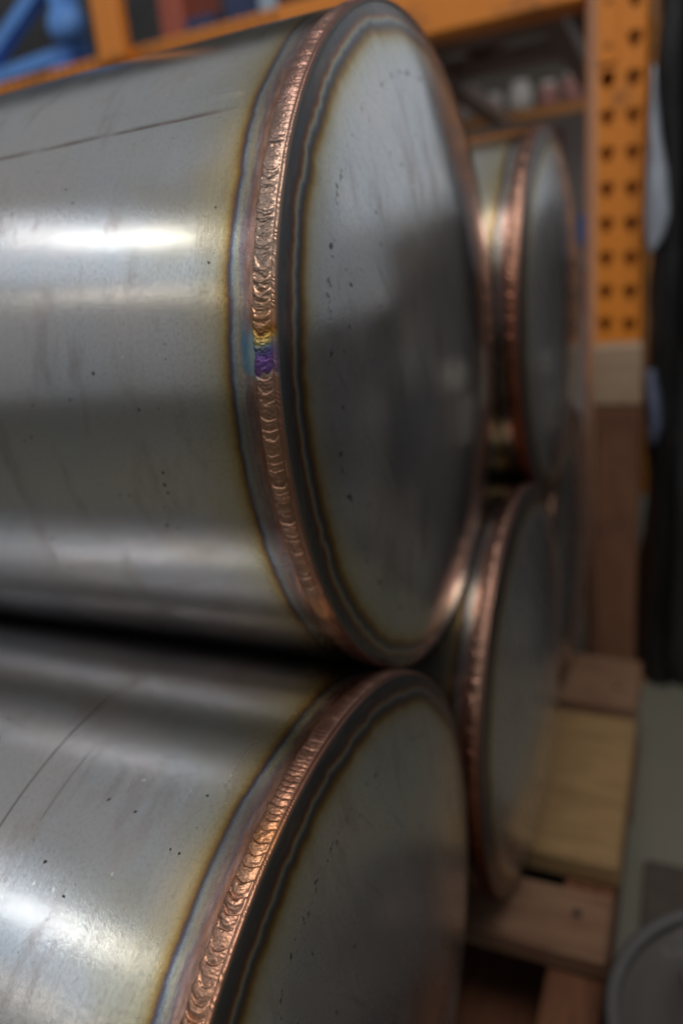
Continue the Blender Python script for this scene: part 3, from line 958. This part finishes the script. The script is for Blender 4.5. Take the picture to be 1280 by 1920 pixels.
# frame braces between the two uprights
def strut(name, p0, p1, w, h, mt, parent):
    p0, p1 = Vector(p0) * R, Vector(p1) * R
    L = (p1 - p0).length
    v, f = box_data(-w / 2 * R, w / 2 * R, -h / 2 * R, h / 2 * R, 0, L, 0.004 * R)
    o = mesh_obj(name, v, f, mt, parent, loc=p0 - (parent.location if parent else Vector()))
    o.rotation_euler = (p1 - p0).to_track_quat('Z', 'Y').to_euler()
    return o
strut('brace', (0.22, 4.9, 1.2), (0.22, 11.1, 4.6), .16, .10, ORANGE_SHADE, rack)
strut('brace', (0.22, 4.9, -2.9), (0.22, 11.1, .6), .16, .10, ORANGE_SHADE, rack)
# stop post bolted on the beam
box('stop_post', -4.60, -4.28, 4.34, 4.515, 2.55, 5.6, ORANGE, rack, 0.03)
BARMAT = paint_material('brown_primer', (0.36, 0.25, 0.20), 6, 0.5, (0.18, 0.11, 0.08), 0.6)
# cross bars carrying the shelf load
for k, x in enumerate((-0.52, -2.05, -3.6, -5.2, -6.8)):
    box('cross_bar', x - .12, x + .12, 4.86, 11.04, B1 - .22, B1 - .02, BARMAT, rack, 0.01)

# ------------------------------------------------------------------ goods on the rack
SH = B1
PINKWOOD = wood_material('dusty_pale_wood', (0.50, 0.38, 0.34), (0.40, 0.29, 0.25), (0.24, 0.16, 0.13), 6.0)
shp = empty('shelf_pallet', Vector((-1.4, 8, SH)) * R, 'small old pallet seen from below on the rack shelf', 'pallet')
for k, y in enumerate((5.4, 6.6, 7.85)):
    box('bottom_board', -3.1, -0.20, y, y + .62, SH + .002, SH + .12, PINKWOOD, shp, 0.012, .004, 80 + k)
for k, x in enumerate((-3.1, -1.8, -0.55)):
    box('stringer', x, x + .33, 5.4, 8.47, SH + .122, SH + .72, REDWOOD, shp, 0.012, .004, 90 + k)
for k in range(4):
    box('deck_board', -3.1, -.20, 5.4 + k * .78, 5.4 + k * .78 + .70, SH + .722, SH + .84, OLDWOOD, shp, .012, .004, 100 + k)
bx = box('carton', -3.0, -1.2, 5.6, 8.3, SH + .842, SH + 3.0, CARTON, None, .03)
tag(bx, 'brown carton on the small shelf pallet', 'carton')

# bright small goods by the rear beam
def jar(name, pos, r_, h_, mat, lidmat, label, cat):
    rt_ = empty(name, Vector(pos) * R, label, cat, 'small goods by the rear beam')
    v, f = lathe_data([(0, 0), (r_ * .92, 0), (r_, .03), (r_, h_ * .72), (r_ * .7, h_ * .82), (0, h_ * .82)], 24)
    mesh_obj('body', v, f, mat, rt_, True)
    v, f = lathe_data([(r_ * .72, h_ * .80), (r_ * .74, h_ * .83), (r_ * .74, h_), (0, h_)], 24)
    mesh_obj('lid', v, f, lidmat, rt_, True)
    return rt_
for x, r_, h_, m1, m2, lb in ((-2.62, .19, .40, CARTON_PALE, CARTON, 'buff jar at the left end of the row on the rear beam'),
                              (-2.22, .13, .34, CARTON_PALE, WHITE, 'small buff jar with a white lid on the rear beam'),
                              (-1.80, .18, .44, WHITE, WHITE, 'white plastic jar in the middle of the row on the rear beam'),
                              (-1.36, .15, .36, PINKPRINT, WHITE, 'pink jar just right of the white one on the rear beam'),
                              (-0.98, .17, .42, PINKPRINT, CARTON_PALE, 'pink jar with a buff lid near the slotted upright')):
    jar('plastic_jar', (x, 11.22, B1), r_, h_, m1, m2, lb, 'jar')

# goods above the beam, top left: blue steel stand built of bars
stand = empty('blue_stand', Vector((-6.7, 6.0, SH)) * R, 'blue painted steel stand with a slanting leg, top left on the rack shelf', 'stand')
for nm, p0, p1, w in (('foot_rail', (-8.6, 5.7, 3.10), (-5.98, 5.7, 3.23), .20), ('slanting_leg', (-7.75, 5.72, 3.18), (-6.0, 5.72, 4.16), .19),
                      ('post', (-6.02, 5.75, 3.18), (-6.22, 5.75, 5.2), .27), ('top_rail', (-9.2, 5.9, 4.95), (-5.6, 5.9, 5.05), .26)):
    strut(nm, p0, p1, w, w * .8, BLUE, stand)
v, f = lathe_data([(0, -.14), (.17, -.13), (.21, -.07), (.22, .05), (.17, .13), (0, .15)], 28)
kn = mesh_obj('knob', v, f, BLUE, stand, True, loc=Vector((-5.95, 5.58, 3.48)) * R - stand.location)
kn.rotation_euler = (math.radians(70), math.radians(25), 0)
for k, x in enumerate((-8.5, -6.1)):
    box('foot', x - .15, x + .15, 5.5, 6.0, SH, 3.09, BLUE, stand, .02)
mb = box('motor_box', -9.5, -4.9, 7.6, 9.6, SH, 5.3, DARK, None, .06)
tag(mb, 'dark grey box behind the blue stand on the rack shelf', 'box')
bt = empty('spray_can', Vector((-5.62, 6.0, SH)) * R, 'pale can beside the blue stand on the rack shelf', 'can')
v, f = lathe_data([(0, 0), (.16, 0), (.17, .02), (.17, .85), (.12, .93), (0, .93)], 24)
mesh_obj('body', v, f, GALV, bt, True)
v, f = lathe_data([(.125, .92), (.13, .95), (.13, 1.25), (.10, 1.28), (0, 1.28)], 24)
mesh_obj('cap', v, f, WHITE, bt, True)
for nm, x0, x1, y0, z1, mt, lb in (('carton', -4.95, -4.62, 6.0, 4.1, RED, 'small red carton just right of the orange stop post'),
                                   ('carton', -4.55, -4.15, 5.9, 3.32, NAVY, 'navy carton between the red and the dark blue cartons on the shelf'),
                                   ('carton', -4.12, -3.62, 6.1, 4.2, NAVY, 'tall dark blue carton above the beam left of the pale blue one'),
                                   ('carton', -3.58, -3.28, 5.9, 4.0, PALEBLUE, 'pale blue carton on the shelf nearest the canister top edge')):
    o = box(nm, x0, x1, y0, y0 + .9, SH, z1, mt, None, .02)
    tag(o, lb, 'carton', 'cartons above the beam')

# pale cartons on the floor behind the canisters, seen left of the upright
pc = empty('carton_stack', Vector((-1.6, 8.2, FLOOR)) * R, 'tall pale carton with a pink printed panel behind the slotted upright', 'carton')
box('body', -3.4, -0.05, 7.2, 9.4, FLOOR + .004, 1.9, CARTON_PALE, pc, .03)
box('printed_panel', -0.95, -0.58, 7.17, 7.196, -.6, 1.75, PINKPRINT, pc, .004)
box('blue_label', -0.42, -0.26, 7.17, 7.196, .48, .80, BLUE, pc, .004)
box('blue_label', -0.36, -0.25, 7.17, 7.196, -.30, .22, NAVY, pc, .004)

# ------------------------------------------------------------------ black wrapped load on the right
def wrapped(x0, x1, y0, y1, z0, z1, seed, n=60):
    """A tall load in stretch film: rounded corners, bulges and folds as real relief."""
    per = []
    rc = 0.22
    def arc(cx, cy, a0):
        for k in range(7):
            a = math.radians(a0 + 15 * k)
            per.append((cx + rc * math.cos(a), cy + rc * math.sin(a), math.cos(a), math.sin(a)))
    def line(p, q, nx, ny, m_):
        for k in range(1, m_):
            u = k / m_
            per.append((p[0] + (q[0] - p[0]) * u, p[1] + (q[1] - p[1]) * u, nx, ny))
    arc(x1 - rc, y0 + rc, -90); line((x1, y0 + rc), (x1, y1 - rc), 1, 0, 14)
    arc(x1 - rc, y1 - rc, 0); line((x1 - rc, y1), (x0 + rc, y1), 0, 1, 14)
    arc(x0 + rc, y1 - rc, 90); line((x0, y1 - rc), (x0, y0 + rc), -1, 0, 14)
    arc(x0 + rc, y0 + rc, 180); line((x0 + rc, y0), (x1 - rc, y0), 0, -1, 24)
    P = np.array(per)
    M = len(P)
    zs = np.linspace(z0, z1, n)
    vs = []
    for z in zs:
        k = np.arange(M)
        d = 0.16 * (vnoise2(k * .22 + 30, np.full(M, z * 1.1 + 40), seed) - .5) + 0.05 * (vnoise2(k * .9 + z * 2 + 90, np.full(M, z * 3 + 40), seed + 1) - .5)
        d = d - 0.03
        for i in range(M):
            vs.append(((P[i, 0] + P[i, 2] * d[i]) * R, (P[i, 1] + P[i, 3] * d[i]) * R, z * R))
    fs = []
    for r_ in range(n - 1):
        for i in range(M):
            j = (i + 1) % M
            fs.append((r_ * M + i, r_ * M + j, (r_ + 1) * M + j, (r_ + 1) * M + i))
    fs.append(tuple((n - 1) * M + i for i in range(M)))
    return vs, fs
WRAP = wrap_material('black_stretch_film', 1.0, 0.33)
STACKGREY = wrap_material('reflected_stack_grey', 6.0, 0.45, 0.8)
wl = empty('wrapped_load', Vector((1.6, 5.6, FLOOR)) * R, 'tall load wrapped in wrinkled black plastic film at the right edge', 'load')
v, f = wrapped(0.47, 0.97, 4.38, 6.6, FLOOR + .004, 4.2, 5)
mesh_obj('tall_stack', [Vector(p) - wl.location for p in v], f, WRAP, wl, True)
v, f = wrapped(1.06, 3.1, 4.5, 7.0, FLOOR + .004, 0.98, 8)  # unseen grey stacks added as dark shapes for the end cap to reflect
mesh_obj('reflected_stack', [Vector(p) - wl.location for p in v], f, STACKGREY, wl, True)
v, f = wrapped(3.2, 7.5, 4.6, 7.0, FLOOR + .004, 0.25, 11)
mesh_obj('reflected_stack', [Vector(p) - wl.location for p in v], f, STACKGREY, wl, True)


def sheen_sheet(outline, y0, seed, n=26, m_=9):
    """Crumpled sheet, its colour standing in for sheen on the black film: outline rows of (z, x_left, x_right), both faces built."""
    zo = np.array(outline)
    zs = np.linspace(zo[0, 0], zo[-1, 0], n)
    xl = np.interp(-zs, -zo[:, 0], zo[:, 1]); xr = np.interp(-zs, -zo[:, 0], zo[:, 2])
    vs, fs = [], []
    for side in (0, 1):
        for i in range(n):
            for j in range(m_):
                u = j / (m_ - 1)
                x = xl[i] + (xr[i] - xl[i]) * u
                bulge = 0.11 * math.sin(math.pi * u) ** 0.7 * math.sin(math.pi * (i + .5) / n) ** .5
                cr = 0.05 * (vnoise2(np.array([u * 3.1 + zs[i] * 1.3 + 20]), np.array([zs[i] * 4 + 50]), seed)[0] - .5)
                vs.append((x * R, (y0 - bulge + cr + side * 0.012) * R, zs[i] * R))
    K = n * m_
    for side in (0, 1):
        for i in range(n - 1):
            for j in range(m_ - 1):
                a = side * K + i * m_ + j
                q_ = (a, a + 1, a + m_ + 1, a + m_)
                fs.append(q_ if side else q_[::-1])
    rim = [j for j in range(m_)] + [i * m_ + m_ - 1 for i in range(1, n)] + [(n - 1) * m_ + j for j in range(m_ - 2, -1, -1)] + [i * m_ for i in range(n - 2, 0, -1)]
    for a, b in zip(rim, rim[1:] + rim[:1]):
        fs.append((a, b, b + K, a + K))
    return [Vector(p) - wl.location for p in vs], fs


t = NT('pale_sheen')  # bluish sheen of the black film put into the colour of a sheet
cn = t.noise(t.objco(), 40.0, 4, 0.6)
t.principled(Base_Color=t.mix(cn, (0.42, 0.47, 0.56), (0.30, 0.33, 0.40)), Roughness=0.3, Specular_IOR_Level=0.6, Normal=t.bump(cn, 0.3, 0.004))
v, f = sheen_sheet([(1.62, .470, .492), (1.40, .462, .512), (1.14, .455, .545), (.87, .450, .60), (.57, .440, .628), (.40, .455, .59), (.28, .478, .50)], 4.34, 3)
mesh_obj('sheen_patch', v, f, t.mat, wl, True)
t2 = NT('dusky_sheen')  # lower, dimmer patch of the same painted sheen
t2.principled(Base_Color=(0.10, 0.12, 0.19), Roughness=0.3)
v, f = sheen_sheet([(-.62, .475, .55), (-.85, .47, .60), (-1.1, .485, .622), (-1.25, .515, .58)], 4.34, 4)
mesh_obj('sheen_patch', v, f, t2.mat, wl, True)
glint_mat = NT('glint_card_white'); glint_mat.principled(Base_Color=(0.75, 0.73, 0.66), Roughness=0.6)
box('glint_card', 1.24, 1.38, 4.33, 4.345, -.74, -.48, glint_mat.mat, wl, .003)  # pale cards added out of view to make glints in the end cap
box('glint_card', 1.00, 1.08, 4.28, 4.295, -1.30, -.80, glint_mat.mat, wl, .003)
